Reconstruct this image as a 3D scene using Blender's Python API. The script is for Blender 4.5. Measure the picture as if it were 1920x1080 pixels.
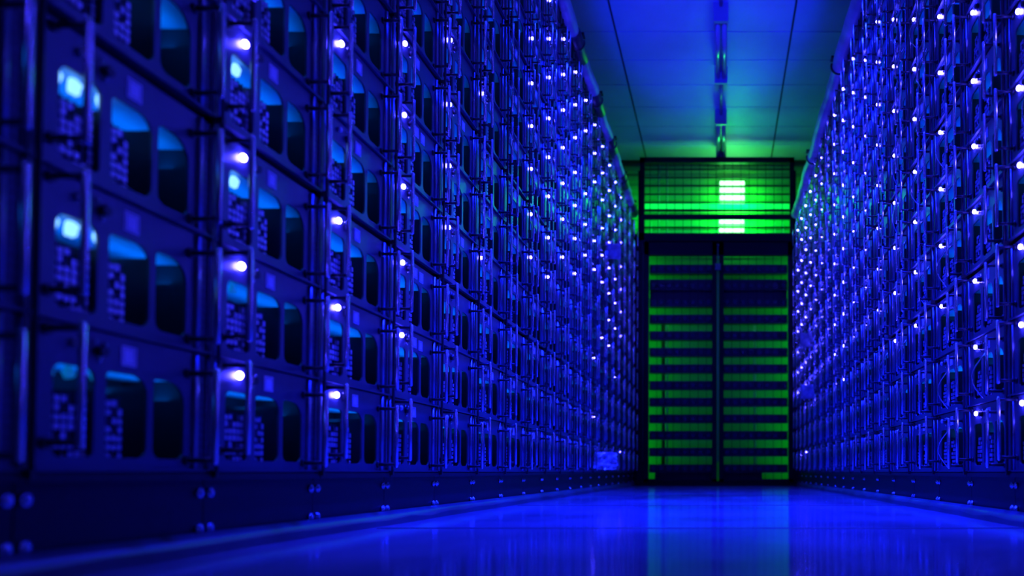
import bpy, bmesh, math, random
from mathutils import Vector, Matrix
random.seed(7)
for o in list(bpy.data.objects): bpy.data.objects.remove(o)
S = bpy.context.scene
COL = S.collection

# ---------------------------------------------------------------- camera, exposure, world
F_PX = 1500.0
cam = bpy.data.cameras.new('camera'); cam_o = bpy.data.objects.new('camera', cam); COL.objects.link(cam_o)
S.camera = cam_o
EYE = 0.10
cam.sensor_width = 36.0; cam.lens = F_PX/1920*36.0
PITCH = math.radians(1.6)
cam_o.location = (0, 0, EYE); cam_o.rotation_euler = (math.pi/2+PITCH, 0, 0)
cam.shift_x = -392/1920; cam.shift_y = (885-F_PX*math.tan(PITCH)-540)/1920
cam.clip_start = 0.02
cam.dof.use_dof = True; cam.dof.focus_distance = 2.1; cam.dof.aperture_fstop = 2.8
S.view_settings.view_transform = 'Standard'; S.view_settings.look = 'None'
S.view_settings.gamma = 1; S.view_settings.use_curve_mapping = False
S.view_settings.exposure = 0.0
S.cycles.sample_clamp_indirect = 0.0
w = bpy.data.worlds.new('world'); S.world = w; w.use_nodes = True
w.node_tree.nodes['Background'].inputs[0].default_value = (0.0, 0.01, 0.12, 1)
w.node_tree.nodes['Background'].inputs[1].default_value = 0.2

def area(name, loc, rot, sx, sy, col, energy, spread=180):
    l = bpy.data.lights.new(name, 'AREA'); l.shape = 'RECTANGLE'; l.size = sx; l.size_y = sy
    l.color = col; l.energy = energy; l.spread = math.radians(spread)
    o = bpy.data.objects.new(name, l); o.location = loc; o.rotation_euler = rot; COL.objects.link(o); return o
BLUE = (0.003, 0.009, 1.0)
GREEN = (0.0, 1.0, 0.06)
H0 = 2.50
# blue tubes of the aisle lighting (the fittings are built below), overhead and behind the camera
TUBE_LIT = [1.67, 2.87]
for k, yy in enumerate(TUBE_LIT):
    area('aisle_lamp_light', (0, yy+0.32, 2.33), (0, 0, 0), 0.08, 0.62, BLUE, (52, 90)[k], (56, 100)[k])
# added blue spot, out of view behind the camera, to brighten the ceiling
def spot(name, loc, tgt, ang, blend, col, energy, rad):
    l = bpy.data.lights.new(name, 'SPOT'); l.color = col; l.energy = energy; l.spot_size = math.radians(ang); l.spot_blend = blend; l.shadow_soft_size = rad
    o = bpy.data.objects.new(name, l); o.location = loc
    o.rotation_euler = (Vector(tgt)-Vector(loc)).to_track_quat('-Z', 'Y').to_euler(); COL.objects.link(o); return o
spot('ceiling_fill_spot', (0.02, -0.6, 0.5), (-.06, 3.65, H0), 15, .4, BLUE, 1900, .04)
# added hidden green strips that evenly light the service gap behind the end rack
area('service_gap_light', (-0.72, 5.99, 1.0), (math.radians(90), 0, math.radians(-50)), 0.1, 1.9, GREEN, 1.8)
area('service_gap_light', (0.68, 5.99, 1.0), (math.radians(90), 0, math.radians(50)), 0.1, 1.9, GREEN, 1.8)

# ---------------------------------------------------------------- materials
def mat(name, base=(0.5,0.5,0.5), rough=0.5, metal=0.0, emit=None, es=0.0, coat=0.0, noise=None, bump=None, trans=0.0, rough_noise=None):
    m = bpy.data.materials.new(name); m.use_nodes = True
    nt = m.node_tree; b = nt.nodes['Principled BSDF']
    b.inputs['Base Color'].default_value = (*base, 1); b.inputs['Roughness'].default_value = rough
    b.inputs['Metallic'].default_value = metal
    if coat: b.inputs['Coat Weight'].default_value = coat; b.inputs['Coat Roughness'].default_value = 0.1
    if trans: b.inputs['Transmission Weight'].default_value = trans
    if emit: b.inputs['Emission Color'].default_value = (*emit, 1); b.inputs['Emission Strength'].default_value = es
    tc = nt.nodes.new('ShaderNodeTexCoord')
    if noise:
        sc, amt = noise
        n = nt.nodes.new('ShaderNodeTexNoise'); n.inputs['Scale'].default_value = sc; n.inputs['Detail'].default_value = 5
        r = nt.nodes.new('ShaderNodeValToRGB')
        r.color_ramp.elements[0].position = .35; r.color_ramp.elements[1].position = .65
        r.color_ramp.elements[0].color = (*[c*(1-amt) for c in base], 1); r.color_ramp.elements[1].color = (*[min(1, c*(1+amt)) for c in base], 1)
        nt.links.new(tc.outputs['Object'], n.inputs['Vector']); nt.links.new(n.outputs['Fac'], r.inputs['Fac'])
        nt.links.new(r.outputs['Color'], b.inputs['Base Color'])
    if rough_noise:
        sc, lo, hi = rough_noise
        n = nt.nodes.new('ShaderNodeTexNoise'); n.inputs['Scale'].default_value = sc; n.inputs['Detail'].default_value = 4
        mr = nt.nodes.new('ShaderNodeMapRange'); mr.inputs['From Min'].default_value = .3; mr.inputs['From Max'].default_value = .7
        mr.inputs['To Min'].default_value = lo; mr.inputs['To Max'].default_value = hi
        nt.links.new(tc.outputs['Object'], n.inputs['Vector']); nt.links.new(n.outputs['Fac'], mr.inputs['Value']); nt.links.new(mr.outputs[0], b.inputs['Roughness'])
    if bump:
        sc, st = bump
        n = nt.nodes.new('ShaderNodeTexNoise'); n.inputs['Scale'].default_value = sc
        bp = nt.nodes.new('ShaderNodeBump'); bp.inputs['Strength'].default_value = st; bp.inputs['Distance'].default_value = 0.002
        nt.links.new(tc.outputs['Object'], n.inputs['Vector']); nt.links.new(n.outputs['Fac'], bp.inputs['Height']); nt.links.new(bp.outputs['Normal'], b.inputs['Normal'])
    return m
M = {}
M['face'] = mat('brushed_faceplate', (.09,.10,.15), .34, .35, bump=(60, .15))
M['rib'] = mat('bright_rib', (.28,.28,.34), .3, .8)
M['chassis'] = mat('cyan_cast_chassis', (.35,.55,.8), .5, 0.0, bump=(90, .1))  # cyan of the light inside the servers put into the base colour
M['back'] = mat('dark_board', (.02,.03,.05), .6)
M['chrome'] = mat('handle_steel', (.80,.76,.85), .26, 1.0)
M['board'] = mat('board_edges', (.6,.6,.7), .3, .6)
M['black'] = mat('black_steel', (.015,.015,.02), .45)
M['plinth'] = mat('plinth_paint', (.014,.014,.022), .45, bump=(40, .1))
M['plinth'].node_tree.nodes['Principled BSDF'].inputs['Specular IOR Level'].default_value = .25
M['sticker'] = mat('paper_sticker', (.95,.82,.92), .6)
M['ink'] = mat('sticker_ink', (.28,.26,.3), .6)
M['led'] = mat('led_white', (.8,.8,.8), .3, emit=(.045,.035,1.0), es=280)
M['led_off'] = mat('led_lens_unlit', (.7,.7,.75), .15, coat=1)
M['cyan'] = mat('cyan_glare', (.5,.8,.9), .3, emit=(.22,.55,1.0), es=1.8)  # added glow for the bright patches under the trays
M['cyan_dim'] = mat('cyan_glare_dim', (.5,.8,.9), .3, emit=(.0,.16,.4), es=.5)
M['screw'] = mat('screw_steel', (.75,.75,.8), .25, 1.0)
M['cable'] = mat('cable_sheath', (.32,.32,.42), .5, noise=(9, .3), bump=(30, .6))
M['cable_dark'] = mat('dark_cable', (.03,.03,.04), .4)
M['lamp_body'] = mat('lamp_housing', (.25,.25,.28), .35)
M['lamp_cover'] = mat('lamp_cover', (.35,.35,.38), .2, coat=.5)
M['blue_tube'] = mat('blue_tube', (.5,.5,.6), .3, emit=(.01,.06,1.0), es=6)
M['green_tube'] = mat('green_tube', (.5,.7,.5), .3, emit=(.2,1.0,.25), es=7)
M['green_glow'] = mat('green_diffuser', (.5,.7,.5), .4, emit=(.14,1.0,.20), es=8)
M['door'] = mat('end_rack_black', (.008,.009,.01), .5)
M['door'].node_tree.nodes['Principled BSDF'].inputs['Specular IOR Level'].default_value = .15
M['server'] = mat('end_server_front', (.008,.008,.012), .45)
M['fan'] = mat('fan_hub', (.03,.03,.05), .45)
M['dim_steel'] = mat('dim_steel', (.12,.16,.14), .45)
M['pale'] = mat('green_cast_pale', (.62,.80,.45), .4)  # pale surfaces with the lamps' green cast put into their colour
M['wall'] = mat('green_cast_wall', (.22,.44,.12), .35, noise=(3, .12))  # green lamp light put into the base colour
M['sidewall'] = mat('side_wall_paint', (.35,.35,.38), .7, noise=(3, .1))
M['paper'] = mat('paper_note', (.3,.3,.36), .6, noise=(25, .35))
M['plastic'] = mat('clear_wrap', (.7,.7,.8), .12, coat=1, noise=(40, .4), bump=(25, 1.0))
M['trim'] = mat('skirting_vinyl', (.07,.07,.09), .4, noise=(5, .3))

def floor_mat():
    m = mat('epoxy_floor', (.50,.50,.55), .3, coat=0)
    m.node_tree.nodes['Principled BSDF'].inputs['IOR'].default_value = 2.3
    nt = m.node_tree; b = nt.nodes['Principled BSDF']; L = nt.links
    tc = nt.nodes.new('ShaderNodeTexCoord')
    mp = nt.nodes.new('ShaderNodeMapping'); mp.inputs['Scale'].default_value = (6, .9, 1)
    n = nt.nodes.new('ShaderNodeTexNoise'); n.inputs['Scale'].default_value = 2.0; n.inputs['Detail'].default_value = 7; n.inputs['Roughness'].default_value = .65
    L.new(tc.outputs['Object'], mp.inputs['Vector']); L.new(mp.outputs[0], n.inputs['Vector'])
    mr = nt.nodes.new('ShaderNodeMapRange'); mr.inputs['From Min'].default_value = .3; mr.inputs['From Max'].default_value = .7
    mr.inputs['To Min'].default_value = .08; mr.inputs['To Max'].default_value = .13
    L.new(n.outputs['Fac'], mr.inputs['Value']); L.new(mr.outputs[0], b.inputs['Roughness'])
    n2 = nt.nodes.new('ShaderNodeTexNoise'); n2.inputs['Scale'].default_value = 2.5; n2.inputs['Detail'].default_value = 6
    L.new(tc.outputs['Object'], n2.inputs['Vector'])
    r = nt.nodes.new('ShaderNodeValToRGB'); r.color_ramp.elements[0].position = .35; r.color_ramp.elements[1].position = .65
    r.color_ramp.elements[0].color = (.16,.17,.20,1); r.color_ramp.elements[1].color = (.32,.33,.38,1)
    L.new(n2.outputs['Fac'], r.inputs['Fac'])
    # worn scratches
    v = nt.nodes.new('ShaderNodeTexVoronoi'); v.feature = 'DISTANCE_TO_EDGE'; v.inputs['Scale'].default_value = 1.1
    mp2 = nt.nodes.new('ShaderNodeMapping'); mp2.inputs['Scale'].default_value = (2.2, .55, 1); mp2.inputs['Rotation'].default_value = (0,0,.5)
    L.new(tc.outputs['Object'], mp2.inputs['Vector']); L.new(mp2.outputs[0], v.inputs['Vector'])
    lt = nt.nodes.new('ShaderNodeMath'); lt.operation = 'LESS_THAN'; lt.inputs[1].default_value = -1
    L.new(v.outputs['Distance'], lt.inputs[0])
    mx = nt.nodes.new('ShaderNodeMix'); mx.data_type = 'RGBA'
    mx.inputs['B'].default_value = (.85,.85,.85,1)
    L.new(lt.outputs[0], mx.inputs['Factor']); L.new(r.outputs['Color'], mx.inputs['A'])
    L.new(mx.outputs['Result'], b.inputs['Base Color'])
    return m
M['floor'] = floor_mat()
M['seam'] = mat('floor_joint', (.03,.03,.04), .6)
M['ceil'] = mat('ceiling_tile', (.42,.46,.52), .5, noise=(2.5, .1), bump=(120, .3))
M['groove'] = mat('ceiling_joint', (.02,.02,.03), .6)

# ---------------------------------------------------------------- helpers
def bx(bm, x0, x1, y0, y1, z0, z1, mi=0):
    vs = [bm.verts.new(p) for p in ((x0,y0,z0),(x1,y0,z0),(x1,y1,z0),(x0,y1,z0),(x0,y0,z1),(x1,y0,z1),(x1,y1,z1),(x0,y1,z1))]
    for f in ((0,3,2,1),(4,5,6,7),(0,1,5,4),(1,2,6,5),(2,3,7,6),(3,0,4,7)):
        fc = bm.faces.new([vs[i] for i in f]); fc.material_index = mi
def tube(bm, pts, r, n=8, mi=0, cap=True):
    pts = [Vector(p) for p in pts]; rings = []
    rr = r if isinstance(r, (list, tuple)) else [r]*len(pts)
    up = None
    for i, p in enumerate(pts):
        t = (pts[min(i+1, len(pts)-1)]-pts[max(i-1, 0)]).normalized()
        if up is None: up = Vector((0,0,1)) if abs(t.z) < .9 else Vector((1,0,0))
        a = t.cross(up)
        if a.length < 1e-5: a = t.cross(Vector((0,1,0)))
        a.normalize(); b = a.cross(t).normalized(); up = b
        rings.append([bm.verts.new(p+(a*math.cos(2*math.pi*k/n)+b*math.sin(2*math.pi*k/n))*rr[i]) for k in range(n)])
    for i in range(len(rings)-1):
        for k in range(n):
            f = bm.faces.new((rings[i][k], rings[i][(k+1)%n], rings[i+1][(k+1)%n], rings[i+1][k])); f.smooth = True; f.material_index = mi
    if cap:
        for rg in (rings[0][::-1], rings[-1]):
            f = bm.faces.new(rg); f.material_index = mi
def ball(bm, c, r, sx=1, sy=1, sz=1, u=12, v=8, mi=0):
    mx = Matrix.Translation(c) @ Matrix.Diagonal((sx, sy, sz, 1))
    res = bmesh.ops.create_uvsphere(bm, u_segments=u, v_segments=v, radius=r, matrix=mx)
    for vv in res['verts']:
        for f in vv.link_faces: f.smooth = True; f.material_index = mi
def mesh(name, bm, mats):
    me = bpy.data.meshes.new(name)
    bmesh.ops.recalc_face_normals(bm, faces=bm.faces)
    bm.to_mesh(me); bm.free()
    for m in (mats if isinstance(mats, (list, tuple)) else [mats]): me.materials.append(m)
    return me
def obj(name, me, parent=None, loc=None):
    o = bpy.data.objects.new(name, me); COL.objects.link(o)
    if parent: o.parent = parent
    if loc is not None: o.location = loc
    return o
def tag(o, label, cat, group=None, kind=None):
    o['label'] = label; o['category'] = cat
    if group: o['group'] = group
    if kind: o['kind'] = kind
    return o
def empty(name, loc, rz=0):
    o = bpy.data.objects.new(name, None); COL.objects.link(o); o.location = loc; o.rotation_euler = (0,0,rz)
    o.empty_display_size = .02; return o
def struct(name, bm, m):
    o = obj(name, mesh(name, bm, m)); o['kind'] = 'structure'; return o
def shape_with_holes(outer, holes, depth):
    """flat plate in local X/Z, front at y=0, thickness `depth` going back (+Y)"""
    cu = bpy.data.curves.new('tmp', 'CURVE'); cu.dimensions = '2D'; cu.fill_mode = 'BOTH'; cu.extrude = depth/2
    for loop in [outer]+holes:
        sp = cu.splines.new('POLY'); sp.points.add(len(loop)-1); sp.use_cyclic_u = True
        for i, (a, b) in enumerate(loop): sp.points[i].co = (a, b, 0, 1)
    o = bpy.data.objects.new('tmp', cu); COL.objects.link(o)
    dg = bpy.context.evaluated_depsgraph_get()
    me = bpy.data.meshes.new_from_object(o.evaluated_get(dg))
    bpy.data.objects.remove(o); bpy.data.curves.remove(cu)
    # curve XY -> XZ, z' -> y
    for v in me.vertices:
        x, y, z = v.co; v.co = (x, -z+depth/2, y)
    me.materials.clear()
    return me
def rrect(x0, x1, z0, z1, r, n=5):
    """r = radii (bl, br, tr, tl)"""
    pts = []
    for (cx, cz, rad, a0) in ((x0+r[0], z0+r[0], r[0], 180), (x1-r[1], z0+r[1], r[1], 270), (x1-r[2], z1-r[2], r[2], 0), (x0+r[3], z1-r[3], r[3], 90)):
        for k in range(n+1):
            a = math.radians(a0+90*k/n); pts.append((cx+rad*math.cos(a), cz+rad*math.sin(a)))
    return pts

# ---------------------------------------------------------------- dimensions
SP = 0.267            # rack column width
WL, WR = 0.64, 0.56   # distance of the two rack faces from the aisle line of sight
CH = 0.1455           # server height
GRP = 0.4445          # three servers per bay
Z0 = 0.10
END = 5.80
WALLY = 6.20
H = 2.50
ROWS = 12
def row_z(k): return Z0+GRP*(k//3)+CH*(k % 3)
UL, UR = -0.22*SP, 0.78*SP
LEFT_N = [1.95+i for i in range(20)]           # y of the light column, in column widths
RIGHT_N = [4.53+i for i in range(18)]
LEFT_N = [n for n in LEFT_N if (n+.78)*SP < END+.05]
RIGHT_N = [n for n in RIGHT_N if (n+.22)*SP < END+.05]
LEFT_C = [(-1, .95)]+list(enumerate(LEFT_N)); RIGHT_C = [(j, 4.53+j) for j in (-3, -2, -1)]+list(enumerate(RIGHT_N))   # the racks run on past the camera
ORD = ['nearest','second','third','fourth','fifth','sixth','seventh','eighth','ninth','tenth','eleventh','twelfth','thirteenth','fourteenth','fifteenth','sixteenth','seventeenth','eighteenth','nineteenth','twentieth']
ROWN = ['bottom row','second row up','third row up','fourth row up','fifth row up','sixth row up','seventh row up','eighth row up','ninth row up','tenth row up','eleventh row up','topmost row']

# ---------------------------------------------------------------- room
bm = bmesh.new(); bx(bm, -2.4, 2.4, -3.0, WALLY, -0.1, 0)
struct('floor', bm, M['floor'])
bm = bmesh.new()
for yy in (1.42, 2.40, 3.38, 4.36, 5.34): bx(bm, -WL+.03, WR-.02, yy, yy+.016, 0, .0006)
struct('trim_1', bm, M['seam'])
# ceiling: tiles with joints
bm = bmesh.new(); bx(bm, -2.4, 2.4, -3.0, WALLY, H+.012, H+.1, 1)
xs = [-2.4, -1.535, -.575, .385, 1.345, 2.4]
ys = [4.296+.3*k for k in range(-25, 7)]
for i in range(5):
    for j in range(len(ys)-1):
        y0, y1 = max(ys[j], -3.0), min(ys[j+1], WALLY)
        if y1-y0 < .02: continue
        bx(bm, xs[i]+.006, xs[i+1]-.006, y0+.004, y1-.004, H, H+.0125, 0)
struct('ceiling', bm, [M['ceil'], M['groove']])
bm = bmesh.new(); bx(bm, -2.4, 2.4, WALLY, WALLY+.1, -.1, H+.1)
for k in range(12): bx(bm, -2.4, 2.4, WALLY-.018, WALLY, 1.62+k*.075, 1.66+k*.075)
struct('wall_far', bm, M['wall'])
for nm, x0, x1 in (('wall_left', -2.5, -2.4), ('wall_right', 2.4, 2.5)):
    bm = bmesh.new(); bx(bm, x0, x1, -3, WALLY+.1, -.1, H+.1); struct(nm, bm, M['sidewall'])
bm = bmesh.new(); bx(bm, -2.5, 2.5, -3.1, -3, -.1, H+.1); struct('wall_behind', bm, M['sidewall'])
# vinyl skirting lying against the plinths
for nm, sx, W in (('baseboard_left', -1, WL), ('baseboard_right', 1, WR)):
    bm = bmesh.new(); rs = random.Random(3)
    n = 60; prev = None
    for i in range(n+1):
        y = -1+(END+1)*i/n
        h = .006+.006*abs(math.sin(i*1.7))+rs.uniform(0, .002)
        x_in, x_out = sx*(W-.002), sx*(W-.017-.003*math.sin(i*.9))
        sec = [bm.verts.new((x_in, y, .026)), bm.verts.new((sx*(W-.010), y, .018)), bm.verts.new((x_out, y, h)), bm.verts.new((x_out, y, 0.0)), bm.verts.new((x_in, y, 0.0))]
        if prev:
            for k in range(5):
                f = bm.faces.new((prev[k], prev[(k+1) % 5], sec[(k+1) % 5], sec[k])); f.smooth = k < 2
        prev = sec
    struct(nm, bm, M['trim'])

# ---------------------------------------------------------------- server module parts (local: X along the wall, -Y into the aisle, Z up)
WIN = [(-.090*SP, .105*SP, (.008,.008,.010,.010)), (.160*SP, .385*SP, (.008,.012,.020,.006)), (.420*SP, .615*SP, (.012,.010,.026,.006))]
WZ0, WZ1 = .015, .105
g = .0012
face_me = shape_with_holes([(UL+g, g), (UR-g, g), (UR-g, CH-g), (UL+g, CH-g)], [rrect(a, b, WZ0, WZ1, r) for a, b, r in WIN], .003)
face_me.materials.append(M['face'])
# small vent perforations on the strip next to the seam as dark dimples
bm = bmesh.new(); bm.from_mesh(face_me)
for j in range(14):
    for u in (.725, .752):
        z = .012+j*.0095
        bmesh.ops.create_circle(bm, cap_ends=True, radius=.0016, segments=6, matrix=Matrix.Translation((u*SP, -.0002, z)) @ Matrix.Rotation(math.pi/2, 4, 'X'))
bm.faces.ensure_lookup_table()
for f in bm.faces:
    if len(f.verts) == 6 and f.calc_area() < 1e-5: f.material_index = 1
# folded lower lip of the plate
bx(bm, UL+g, UR-g, -.006, .0, .0005, .0035, 0)
bm.to_mesh(face_me); bm.free(); face_me.materials.append(M['black'])

Q = .10
bm = bmesh.new()
bx(bm, UL+.003, UR-.003, .004, Q+.02, .112, .140, 0)        # ceiling slab (underside of the tray above)
bx(bm, UL+.003, UR-.003, .004, Q+.02, .003, .006, 1)        # tray floor
bx(bm, UL+.003, UL+.006, .004, Q+.02, .006, .112, 1)
bx(bm, UR-.006, UR-.003, .004, Q+.02, .006, .112, 1)
bx(bm, UL+.006, UR-.006, Q, Q+.02, .006, .112, 1)           # dark rear board
bx(bm, .128*SP, .136*SP, .004, .07, .006, .085, 1)
bx(bm, .399*SP, .405*SP, .004, .08, .006, .095, 1)
chassis_me = mesh('chassis', bm, [M['chassis'], M['back']])

def boards(u_list):
    bm = bmesh.new(); rs = random.Random(int(u_list[0]*1000)+5)
    for u in u_list:
        x = u*SP
        bx(bm, x-.0010, x+.0010, .008, .05, .010, .080, 1)
        for j in range(7):
            if rs.random() < .2: continue
            z = .014+j*.0092; bx(bm, x-.0028, x+.0028, .006, .012, z, z+.0055+rs.uniform(0, .002), 0)
    return mesh('circuit_board', bm, [M['board'], M['back']])
boards_a = boards([-.072, -.042, -.010, .022, .054, .086]); boards_b = boards([.180, .205, .235, .265])

def handle(u, z0, z1, p=.035, r=.0036):
    bm = bmesh.new(); x = u*SP
    tube(bm, [(x, -p, z0-.002), (x, -p, z0), (x, -p, z1), (x, -p, z1+.002)], [r*.6, r, r, r*.6], 10)
    for z in (z0+.004, z1-.004):
        tube(bm, [(x, .002, z), (x, -p, z)], .0030, 8, mi=1)
        tube(bm, [(x, 0, z), (x, -.004, z)], .0060, 8, mi=1)
    return mesh('handle', bm, [M['chrome'], M['black']])
handle_c = handle(-.125, .0235, .1405); handle_b = handle(.63, .010, .122)
def rib(u, r):
    bm = bmesh.new(); tube(bm, [(u*SP, -.001, .003), (u*SP, -.001, CH-.003)], r, 8); return mesh('rib', bm, M['rib'])
ribs = [rib(.68, .0042), rib(.765, .0018), rib(-.185, .0028)]
LEDZ = .1275
def led(m):
    bm = bmesh.new(); ball(bm, (0, -.0035, LEDZ), .0050, 1, .8, 1)
    return mesh('status_light', bm, m)
led_on, led_dark = led(M['led']), led(M['led_off'])
bm = bmesh.new()
tube(bm, [(.115*SP, 0, .124), (.115*SP, -.008, .124)], .0055, 10)
for du, dz in ((-.006, .009), (.008, .008), (0, -.009)):
    ball(bm, (.115*SP+du, -.002, .124+dz), .0022, u=8, v=6, mi=1)
conn_me = mesh('connector', bm, [M['black'], M['screw']])
def sticker(u, z, wd=.0215, hg=.021):
    bm = bmesh.new(); x = u*SP
    bx(bm, x-wd/2, x+wd/2, -.0008, 0, z-hg/2, z+hg/2, 0)
    for (a0, a1, b0, b1) in ((-.4, .4, .36, .40), (-.4, .4, -.40, -.36), (-.4, -.36, -.4, .4), (.36, .4, -.4, .4)):   # printed border
        bx(bm, x+a0*wd, x+a1*wd, -.0010, -.0008, z+b0*hg, z+b1*hg, 1)
    return mesh('sticker', bm, [M['sticker'], M['ink']])
stick_a = sticker(.275, .1245); stick_b = sticker(.40, .1225)
def blob(u, sc, m, z=.101):  # added glowing balls standing in for lit spots under the tray above
    bm = bmesh.new(); ball(bm, (u*SP, .018, z), .0078*sc, 1.1, .7, 1.1, u=7, v=5, mi=0)
    rs = random.Random(int(u*100)+int(sc*10))
    for v in bm.verts: v.co.x += rs.uniform(-.0025, .0025); v.co.z += rs.uniform(-.0025, .0025)
    return mesh('glare_blob', bm, m)
blob_meshes = {(u, b): blob(u, 1.0 if b else .8, M['cyan'] if b else M['cyan_dim']) for u in (-.035, .060, .195) for b in (0, 1)}
def cyl_cable(seed):
    rs = random.Random(seed); bm = bmesh.new()
    x = rs.uniform(.18, .5)*SP; pts = []
    for t in range(9):
        a = t/8; pts.append((x+.03*math.sin(a*2.6+seed)*(1-a*.3), -.004-.022*math.sin(a*math.pi), .105-.095*a))
    tube(bm, pts, .0016, 6); return mesh('network_cable', bm, M['chrome'])
cables = [cyl_cable(s) for s in (1, 2, 3)]

def proj(x, y, z):
    c, s = math.cos(PITCH), math.sin(PITCH)
    dz = z-EYE; dep = y*c+dz*s; upv = -y*s+dz*c
    return 1352+F_PX*x/dep, 885-F_PX*math.tan(PITCH)-F_PX*upv/dep

def lit(side, i, k):
    rs = random.Random(side*1000+i*37+k*7+11)
    if side == 0:
        if i == 1: return False
        if i == 2: return True
        if i == 3: return k != 3
        if i == 4: return k >= 1
        if i == 5: return k >= 3
        if i == 6: return k in (3, 6)
        if i == 7: return False
        return rs.random() < (.85 if k >= 5 else .35 if k >= 3 else .12)
    if i <= 2: return True
    if i <= 4: return k >= 2
    return rs.random() < (.97 if k >= 3 else .15)

cells = []
for side, NL in ((0, LEFT_C), (1, RIGHT_C)):
    for i, n in NL:
        for k in range(ROWS):
            z = row_z(k); y = n*SP
            W = -WL if side == 0 else WR
            sgn = 1 if side == 0 else -1
            ya, yb = y+sgn*UL, y+sgn*UR
            y_near, y_far = max(min(ya, yb), .15), max(ya, yb)
            xa, y1 = proj(W, y_near, z); xb, y2 = proj(W, y_far, z); _, y3 = proj(W, y_near, z+CH); _, y4 = proj(W, y_far, z+CH)
            x0, x1 = sorted((xa, xb)); lo = max(y1, y2, y3, y4); hi = min(y1, y2, y3, y4)
            vw = min(x1, 1920)-max(x0, 0); vh = min(lo, 1080)-max(hi, 0)
            area_px = max(vw, 0)*max(vh, 0) if vw > 0 and vh > 0 else 0
            # how much of the cell is inside the picture
            cells.append([area_px, side, i, k, y, z])
cells.sort(key=lambda c: -c[0])
shown = [c for c in cells if c[0] > 60]
indiv = shown[:300]; rest = cells[300:]
rest = [c for c in cells if c not in indiv]

def ws(side): return 'left' if side == 0 else 'right'
def module_label(side, i, k, on):
    NL = LEFT_N if side == 0 else RIGHT_N
    base = 'server front with white light' if on else 'unlit server front'
    first = 0 if side == 0 else 1
    return '%s, %s wall, %s column from camera, %s' % (base, ws(side), ORD[i-first] if i >= first else 'cut off', ROWN[k])
BLOBS = {(0,1,2): 3, (0,1,1): 3, (0,1,0): -3, (0,2,3): 2, (0,2,2): 2, (0,2,1): -2, (0,2,4): 1, (0,3,3): 1, (0,3,4): -1, (0,1,3): 3, (0,1,4): 2, (0,3,2): -1}
def add_module(side, i, k, y, z):
    on = lit(side, i, k)
    W = -WL if side == 0 else WR
    root = empty('server_module', (W, y, z), math.pi/2 if side == 0 else -math.pi/2)
    tag(root, module_label(side, i, k, on), 'server', 'servers in the %s rack wall' % ws(side))
    obj('chassis', chassis_me, root); obj('faceplate', face_me, root)
    obj('handle', handle_c, root); obj('handle', handle_b, root); [obj('rib', q, root) for q in ribs]
    obj('status_light', led_on if on else led_dark, root)
    obj('circuit_board', boards_a, root); obj('circuit_board', boards_b, root)
    obj('connector', conn_me, root)
    rs = random.Random(side*991+i*53+k)
    if not (i > 8 and rs.random() < .5): obj('sticker', stick_a, root)
    if (side, i, k) in ((0,4,4), (0,4,2), (0,4,1), (0,5,3), (0,5,5), (0,6,1), (1,4,6)): obj('sticker', stick_b, root)
    nb = BLOBS.get((side, i, k), 0)
    for u in (-.035, .060, .195)[:abs(nb)]: obj('glare_blob', blob_meshes[(u, 1 if nb > 0 else 0)], root)
    if side == 1 and i < 7 and rs.random() < .35: obj('network_cable', rs.choice(cables), root)
for a, side, i, k, y, z in indiv: add_module(side, i, k, y, z)

# all remaining servers: one object for each wall
def bulk(side):
    mats = []; V = []; Fc = []; MI = []; SM = []
    def put(me, T):
        o = len(V); ids = []
        for m in me.materials:
            if m not in mats: mats.append(m)
            ids.append(mats.index(m))
        for v in me.vertices: V.append(T @ v.co)
        for p in me.polygons: Fc.append([o+q for q in p.vertices]); MI.append(ids[min(p.material_index, len(ids)-1)]); SM.append(p.use_smooth)
    for a, s, i, k, y, z in rest:
        if s != side: continue
        W = -WL if s == 0 else WR
        T = Matrix.Translation((W, y, z)) @ Matrix.Rotation(math.pi/2 if s == 0 else -math.pi/2, 4, 'Z')
        on = lit(s, i, k)
        for me in (chassis_me, face_me, handle_c, handle_b, *ribs, led_on if on else led_dark, conn_me, stick_a): put(me, T)
        if a > 0: put(boards_a, T)
    me = bpy.data.meshes.new('distant_servers'); me.from_pydata([tuple(v) for v in V], [], Fc)
    for m in mats: me.materials.append(m)
    me.polygons.foreach_set('material_index', MI); me.polygons.foreach_set('use_smooth', SM); me.update()
    o = obj('distant_servers', me)
    tag(o, 'far mass of tiny servers and lights at the end of the %s rack wall' % ws(side), 'servers', None, 'stuff')
for s in (0, 1): bulk(s)

# cyan glow of the boards inside each server row
for side, NL in ((0, LEFT_N), (1, RIGHT_N)):
    W = -(WL+.055) if side == 0 else WR+.055
    y0, y1 = NL[0]*SP-.1, END
    for k in range(ROWS):
        area('board_glow_light', (W, (y0+y1)/2, row_z(k)+.088), (math.pi, 0, 0), .02, y1-y0, (.0, .20, 1.0), 1.3)

# ---------------------------------------------------------------- rack columns
def screw_mesh():
    bm = bmesh.new(); tube(bm, [(0, 0, 0), (0, -.004, 0)], .0062, 10); tube(bm, [(0, -.004, 0), (0, -.0065, 0)], [.0045, .003], 6, )
    return mesh('screw', bm, M['screw'])
screw_me = screw_mesh()
bm = bmesh.new(); bx(bm, UL+.001, UR-.001, .004, .02, 0, .097); bx(bm, UL+.001, UR-.001, -.008, .004, .090, .0985)
plinth_me = mesh('plinth_panel', bm, M['plinth'])
bm = bmesh.new(); bx(bm, UL-.0010, UL+.0010, -.0004, .125, .1, 1.93); bx(bm, UL-.0040, UL+.0040, -.004, -.0004, .100, 1.93); tube(bm, [(UL, -.012, .10), (UL, -.012, 1.9)], .0026, 6)
for k in range(5): bx(bm, UL-.003, UL+.003, -.014, 0, .094+GRP*k, .102+GRP*k)
upright_me = mesh('upright', bm, M['black'])
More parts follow.
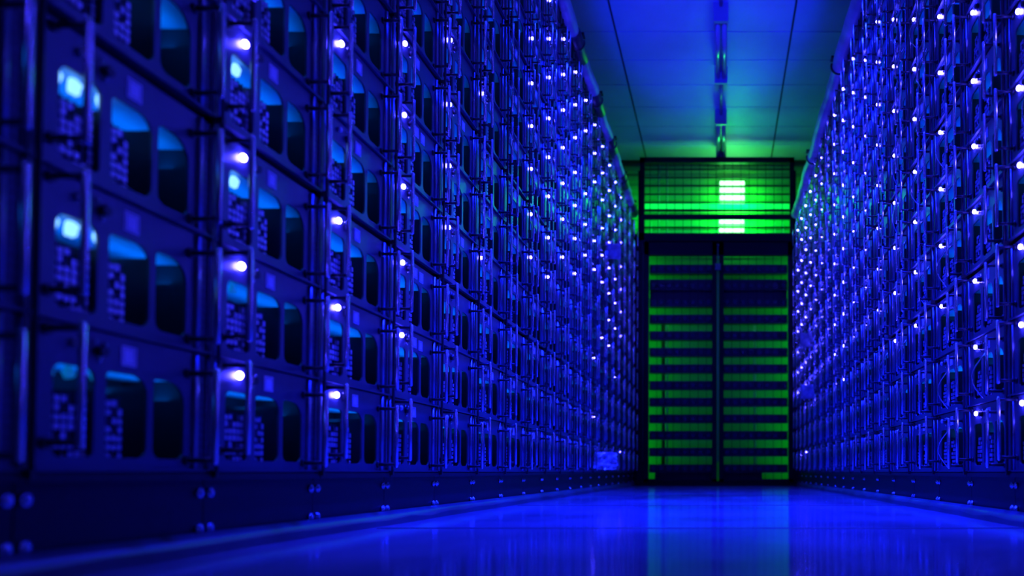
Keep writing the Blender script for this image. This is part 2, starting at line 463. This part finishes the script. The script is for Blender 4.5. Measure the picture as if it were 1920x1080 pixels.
bm = bmesh.new(); bx(bm, UL+.001, UR-.001, .0, .12, 1.879, 1.93)
rail_me = mesh('top_rail', bm, M['plinth'])
bm = bmesh.new(); bx(bm, UL, UR, .13, .14, 0, 1.93)
rear_me = mesh('rear_panel', bm, M['back'])
for side, NL in ((0, LEFT_C), (1, RIGHT_C)):
    W = -WL if side == 0 else WR
    first = 0 if side == 0 else 1
    for i, n in NL:
        if n < 0: continue
        root = empty('server_rack', (W, n*SP, 0), math.pi/2 if side == 0 else -math.pi/2)
        tag(root, 'tall narrow steel rack column, %s wall, %s from the camera' % (ws(side), ORD[i-first] if i >= first else 'just outside the frame, closest'), 'rack', 'rack columns of the %s wall' % ws(side))
        for nm, me in (('plinth_panel', plinth_me), ('upright', upright_me), ('top_rail', rail_me), ('rear_panel', rear_me)): obj(nm, me, root)
        for u in (UL+.010, UR-.010):
            for z in (.074, .030): obj('screw', screw_me, root, (u, .004, z))
# ---------------------------------------------------------------- cable bundles above the racks
def bundle(side, X, r, label, hooks):
    root = empty('cable_bundle', (X, 0, 1.935)); tag(root, label, 'cable bundle')
    bm = bmesh.new(); rs = random.Random(side+4)
    pts, rr = [], []
    for i in range(70):
        y = -.8+(END+.75)*i/69
        pts.append((.003*math.sin(i*.8), y, .033+.003*math.sin(i*1.3))); rr.append(r*(1+.07*math.sin(i*2.1)+rs.uniform(-.04, .04)))
    tube(bm, pts, rr, 14); obj('bundle_jacket', mesh('bundle_jacket', bm, M['cable']), root)
    bm = bmesh.new()
    sx = -1 if side == 0 else 1
    tube(bm, [(sx*.035+.004*math.sin(i*.7), -.8+(END+.75)*i/40, .02) for i in range(41)], .016, 8)
    obj('black_cable', mesh('black_cable', bm, M['cable_dark']), root)
    bm = bmesh.new()
    pts = [(r*1.12*math.cos(a), 0, .033+r*1.12*math.sin(a)) for a in [math.radians(t) for t in range(-200, 21, 20)]]
    tube(bm, pts, .006, 6); bx(bm, -r*1.2, r*1.2, -.02, .02, .033+r*.95, .033+r*1.25)
    hk = mesh('hook', bm, M['black'])
    bm = bmesh.new(); tube(bm, [(0, -.12, .033), (0, -.11, .033), (0, .11, .033), (0, .12, .033)], [r*.9, r*1.12, r*1.12, r*.9], 14); sl = mesh('shadow_band', bm, M['cable_dark'])  # dark bands standing in for shadow stripes across the bundle
    if side == 0:
        for y in hooks: obj('shadow_band', sl, root, (0, y+.02, 0))
    for y in hooks: obj('hook', hk, root, (0, y, 0))
bundle(0, -.63, .030, 'lumpy cable bundle with black hooks along the left rack tops', [1.3+.534*i for i in range(9)])
bundle(1, .545, .033, 'long pale cable bundle along the right rack tops', [1.5+1.068*i for i in range(4)])

# ---------------------------------------------------------------- ceiling lamps
def ceiling_lamp(y0, y1, on, label, conduit):
    root = empty('ceiling_lamp', (0, (y0+y1)/2, H)); tag(root, label, 'ceiling lamp', None)
    L = (y1-y0)/2
    bm = bmesh.new(); bx(bm, -.03, .03, -L, L, -.035, -.001); bx(bm, -.038, .038, -L-.01, -L+.01, -.10, -.001); bx(bm, -.038, .038, L-.01, L+.01, -.10, -.001)
    obj('housing', mesh('housing', bm, M['lamp_body']), root)
    bm = bmesh.new()
    for x in (-.018, .018): tube(bm, [(x, -L+.01, -.062), (x, L-.01, -.062)], .014, 12)
    obj('tube', mesh('tube', bm, M['blue_tube'] if on else M['lamp_cover']), root)
    bm = bmesh.new(); tube(bm, [(0, L, -.03), (0, L+conduit, -.03)], .010, 8); obj('conduit', mesh('conduit', bm, M['lamp_body']), root)
ceiling_lamp(4.03, 4.68, False, 'unlit twin tube lamp on the ceiling, nearer to the camera', .55)
ceiling_lamp(5.24, 5.84, False, 'unlit twin tube lamp on the ceiling, right above the end rack', .30)
for k, yy in enumerate(TUBE_LIT):
    ceiling_lamp(yy, yy+.62, True, 'lit blue twin tube lamp above the aisle, %s the camera' % ('nearer to' if k == 0 else 'further from'), .5)

# ---------------------------------------------------------------- end rack
PX = END/F_PX
def ex(x): return (x-1352)*PX
def ez(y): return EYE+(885-y)*PX*1.0 + (885-y)*PX*(885-y)*PX*.0279/END*1.0   # small correction for the camera's upward tilt
DY = END
rack = empty('end_rack', (0, DY, 0)); tag(rack, 'black double door rack closing the far end of the aisle', 'rack')
bm = bmesh.new()
def fb(x0, x1, y1, y0, d0, d1, mi=0, base=0):  # pixel box, depth offsets
    bx(bm, ex(x0), ex(x1), d0, d1, max(ez(y0), 0), ez(y1), mi)
fb(1192, 1207, 437, 911, 0, .14); fb(1487, 1503, 437, 911, 0, .14)
fb(1192, 1503, 437, 452, 0, .14); fb(1207, 1487, 902, 911, 0, .14)
fb(1207, 1487, 452, 478, .03, .05)
bx(bm, -.80, ex(1192), .02, .05, 0, ez(437)); bx(bm, ex(1503), .72, .02, .05, 0, ez(437))  # side pieces added to stop green light leaking past the frame
obj('frame', mesh('frame', bm, M['door']), rack)
def door(x0, x1):
    global bm
    bm = bmesh.new()
    fb(x0, x0+9, 455, 903, -.01, .02); fb(x1-9, x1, 455, 903, -.01, .02)
    fb(x0, x1, 455, 479, -.01, .02); fb(x0, x1, 898, 903, -.01, .02)
    d = obj('door', mesh('door', bm, M['door']), rack)
    bm = bmesh.new()
    xx = x0+24
    while xx < x1-10: fb(xx-.5, xx+.5, 479, 898, .0, .003); xx += 15.6
    obj('door_mesh', mesh('door_mesh', bm, M['door']), d)
    return d
dl = door(1207, 1344); dr = door(1348, 1487)
bm = bmesh.new(); tube(bm, [(ex(1346), -.018, ez(866)), (ex(1346), -.018, ez(459))], .005, 8); ball(bm, (ex(1346), -.02, ez(461)), .009); ball(bm, (ex(1346), -.02, ez(502)), .008)
bx(bm, ex(1341), ex(1351), -.03, -.01, ez(508), ez(496))
obj('door_handle', mesh('door_handle', bm, M['dim_steel']), rack)
for xx in (1205, 1489):
    bm = bmesh.new(); tube(bm, [(ex(xx), -.006, ez(866)), (ex(xx), -.006, ez(459))], .002, 6); obj('hinge_rod', mesh('hinge_rod', bm, M['dim_steel']), rack)
# servers in the end rack with open slots between them
BAR = [487, 517, 549, 580, 611.3, 642.7, 674, 705.5, 737, 768.6, 800, 831.6, 863, 894]
def end_server(x0, x1, y0, y1, label, grp):
    t = empty('rack_server', ((ex(x0)+ex(x1))/2, DY+.05, ez(y1)))
    tag(t, label, 'server', grp)
    hw = (ex(x1)-ex(x0))/2; hh = ez(y0)-ez(y1)
    bm = bmesh.new(); bx(bm, -hw, hw, 0, .07, 0, hh); obj('case', mesh('case', bm, M['server']), t)
    bm = bmesh.new(); nf = 8
    for q in range(nf):
        x = -hw+(q+.5)*2*hw/nf
        tube(bm, [(x, 0, hh/2), (x, -.006, hh/2)], [.020, .016], 14)
    obj('fan', mesh('fan', bm, M['fan']), t)
names = ['second','third','fourth','fifth','sixth','seventh','eighth','ninth','tenth','eleventh','twelfth','thirteenth','lowest']
for si, (x0, x1, nm) in enumerate(((1216, 1336, 'left'), (1355, 1478, 'right'))):
    for k in range(len(BAR)-1):
        y0, y1 = BAR[k]+7.5, BAR[k+1]-7.5
        if k == 0: y0 = 493
        end_server(x0, x1, y0, y1, 'dark server with round fans behind %s mesh door, %s' % (nm, 'topmost' if k == 0 else names[k-1]+' from top' if k < 12 else 'lowest of its stack'), 'servers behind the %s mesh door' % nm)
# added dark plates standing in for cables that block some slots
def cover(x0, x1, y0, y1, label, name='cable_stand_in', cat='stand-in plate', m='server', ycoord=.085):
    b = bmesh.new(); bx(b, ex(x0), ex(x1), 0, .006, 0, ez(y0)-ez(y1))
    o = obj(name, mesh(name, b, M[m]), None, (0, DY+ycoord, ez(y1))); tag(o, label, cat)
cover(1216, 1336, 519, 526, 'dark plate in place of cables, covering half of second slot behind left door')
cover(1355, 1478, 519, 526, 'dark plate in place of cables, covering half of second slot behind right door')
cover(1216, 1336, 541, 557, 'dark plate in place of cables, closing third slot behind left door')
cover(1355, 1478, 541, 557, 'dark plate in place of cables, closing third slot behind right door')
cover(1226, 1336, 886, 903, 'dark plate in place of cables, closing lowest slot behind left door')
cover(1355, 1430, 886, 903, 'dark plate in place of cables, closing lowest slot behind right door, left part')
# dark cable trunk behind the left door slots, pale pipes in the service gap
b = bmesh.new(); tube(b, [(0, 0, 0), (.003, 0, .6), (-.002, 0, 1.24)], .014, 10)
o = obj('black_cable_trunk', mesh('black_cable_trunk', b, M['black']), None, (ex(1240), DY+.16, 0)); tag(o, 'black vertical cable trunk behind the left door of the end rack', 'cable')
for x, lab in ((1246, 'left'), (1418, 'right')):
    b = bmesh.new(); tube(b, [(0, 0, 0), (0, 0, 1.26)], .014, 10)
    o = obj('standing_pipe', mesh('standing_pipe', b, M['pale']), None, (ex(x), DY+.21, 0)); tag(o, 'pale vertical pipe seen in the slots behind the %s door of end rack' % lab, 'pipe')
# cage above the rack
cage = empty('mesh_cage', (0, DY, ez(437))); tag(cage, 'black framed wire mesh panel above the end rack', 'mesh panel')
zc = ez(437)
bm = bmesh.new()
bx(bm, ex(1198), ex(1207), 0, .04, 0, ez(296)-zc); bx(bm, ex(1482), ex(1491), 0, .04, 0, ez(296)-zc)
bx(bm, ex(1198), ex(1491), 0, .04, ez(305)-zc, ez(295)-zc); bx(bm, ex(1207), ex(1482), .0, .03, ez(410)-zc, ez(402)-zc)
bx(bm, ex(1195), ex(1199), .0, .04, 0, ez(320)-zc); bx(bm, ex(1490), ex(1494), .0, .04, 0, ez(320)-zc)
obj('frame', mesh('frame', bm, M['door']), cage)
bm = bmesh.new()
for k in range(8): y = 316.5+15.55*k; bx(bm, ex(1206), ex(1483), .012, .020, ez(y+1.3)-zc, ez(y-1.3)-zc)
bx(bm, ex(1206), ex(1483), .012, .020, ez(427)-zc, ez(425)-zc)
for k in range(18): x = 1217+15.7*k; bx(bm, ex(x-.55), ex(x+.55), .020, .024, 0, ez(300)-zc)
obj('wire_grid', mesh('wire_grid', bm, M['door']), cage)
# green lamps behind the cage
PW = 6.12/F_PX
def gx(x): return (x-1352)*PW
def gz(y): return EYE+(885-y)*PW*(1+(885-y)*PW*.0279/6.12)
def green_lamp(rows, x0, x1, label, r, glow):
    zb = gz(rows[-1])
    t = empty('green_lamp', (0, 6.12, zb)); tag(t, label, 'lamp')
    b = bmesh.new(); bx(b, gx(x0)-.01, gx(x1)+.01, .025, .06, -.02, gz(rows[0])-zb+.02); obj('housing', mesh('housing', b, M['lamp_body']), t)
    for y in rows:
        b = bmesh.new(); tube(b, [(gx(x0), 0, gz(y)-zb), (gx(x1), 0, gz(y)-zb)], r, 12); obj('tube', mesh('tube', b, M['green_tube'] if glow else M['green_glow']), t)
green_lamp([344, 357, 371, 386], 1350, 1396, 'glaring green lamp with four short tubes behind the mesh cage', .016, True)
green_lamp([415, 431], 1349, 1395, 'low green twin tube lamp just above the end rack', .018, True)
# lit trays and pipes in the gap
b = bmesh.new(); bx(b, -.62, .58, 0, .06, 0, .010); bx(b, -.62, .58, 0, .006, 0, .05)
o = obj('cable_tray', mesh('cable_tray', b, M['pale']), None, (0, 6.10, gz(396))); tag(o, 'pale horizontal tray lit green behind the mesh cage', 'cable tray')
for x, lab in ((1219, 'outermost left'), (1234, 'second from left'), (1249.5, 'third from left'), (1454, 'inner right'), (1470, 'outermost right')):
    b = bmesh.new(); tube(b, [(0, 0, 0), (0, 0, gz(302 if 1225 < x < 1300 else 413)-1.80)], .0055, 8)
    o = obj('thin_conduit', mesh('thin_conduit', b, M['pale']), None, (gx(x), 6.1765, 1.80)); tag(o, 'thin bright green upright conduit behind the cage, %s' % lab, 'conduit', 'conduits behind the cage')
area('green_lamp_and_fill', (.09, 6.07, 2.16), (math.radians(-90), 0, 0), .2, .2, (.0, 1, .08), 2.5)
area('green_lamp_and_fill', (.11, 5.98, 2.10), (math.radians(90), 0, 0), .30, .25, (.0, 1, .05), 4, 120)
area('green_lamp_and_fill', (-.5, 5.95, 2.1), (math.radians(90), 0, 0), 1.0, .15, GREEN, 1.2, 130)  # this and the next: unseen panels added to spread green along the wall
area('green_lamp_and_fill', (.62, 5.95, 2.1), (math.radians(90), 0, 0), 1.0, .15, GREEN, 1.2, 130)

# ---------------------------------------------------------------- loose papers and wrapping on the racks
def note(x, y, z, w_, h_, rz, label, m='paper', name='paper_note', cat='note'):
    b = bmesh.new(); n = 8; rs = random.Random(int(z*100))
    g_ = [[(w_*(i/n-.5), .006*math.sin(i*1.1+j*.5)+(rs.uniform(-.012, .012) if m == 'plastic' else 0), h_*j/n) for i in range(n+1)] for j in range(n+1)]
    vs = [[b.verts.new(p) for p in r_] for r_ in g_]
    for j in range(n):
        for i in range(n): f = b.faces.new((vs[j][i], vs[j][i+1], vs[j+1][i+1], vs[j+1][i])); f.smooth = m != 'plastic'
    me = mesh(name, b, M[m]); o = obj(name, me, None, (x, y, z)); o.rotation_euler = (0, 0, rz)
    md = o.modifiers.new('s', 'SOLIDIFY'); md.thickness = .0012
    tag(o, label, cat)
note(-.575, 4.24, 1.235, .080, .085, .2, 'pale sheet hanging from the far left rack handles below the cage')
note(.510, 4.75, .845, .080, .085, -.2, 'upper pale sheet on the right racks beside end rack')
note(.510, 4.70, .530, .080, .085, -.2, 'lower pale sheet on the right racks beside end rack')
note(-.570, 3.95, .112, .12, .085, .5, 'crumpled clear plastic wrap low on the far left racks', 'plastic', 'plastic_wrap', 'plastic wrap')
# small bright cap on the floor at the left
b = bmesh.new(); ball(b, (0, 0, .004), .008, 1, 1, .6)
o = obj('round_cap', mesh('round_cap', b, M['sticker']), None, (-.50, .64, .0015)); tag(o, 'small pale round cap on the floor by the left plinth', 'cap')
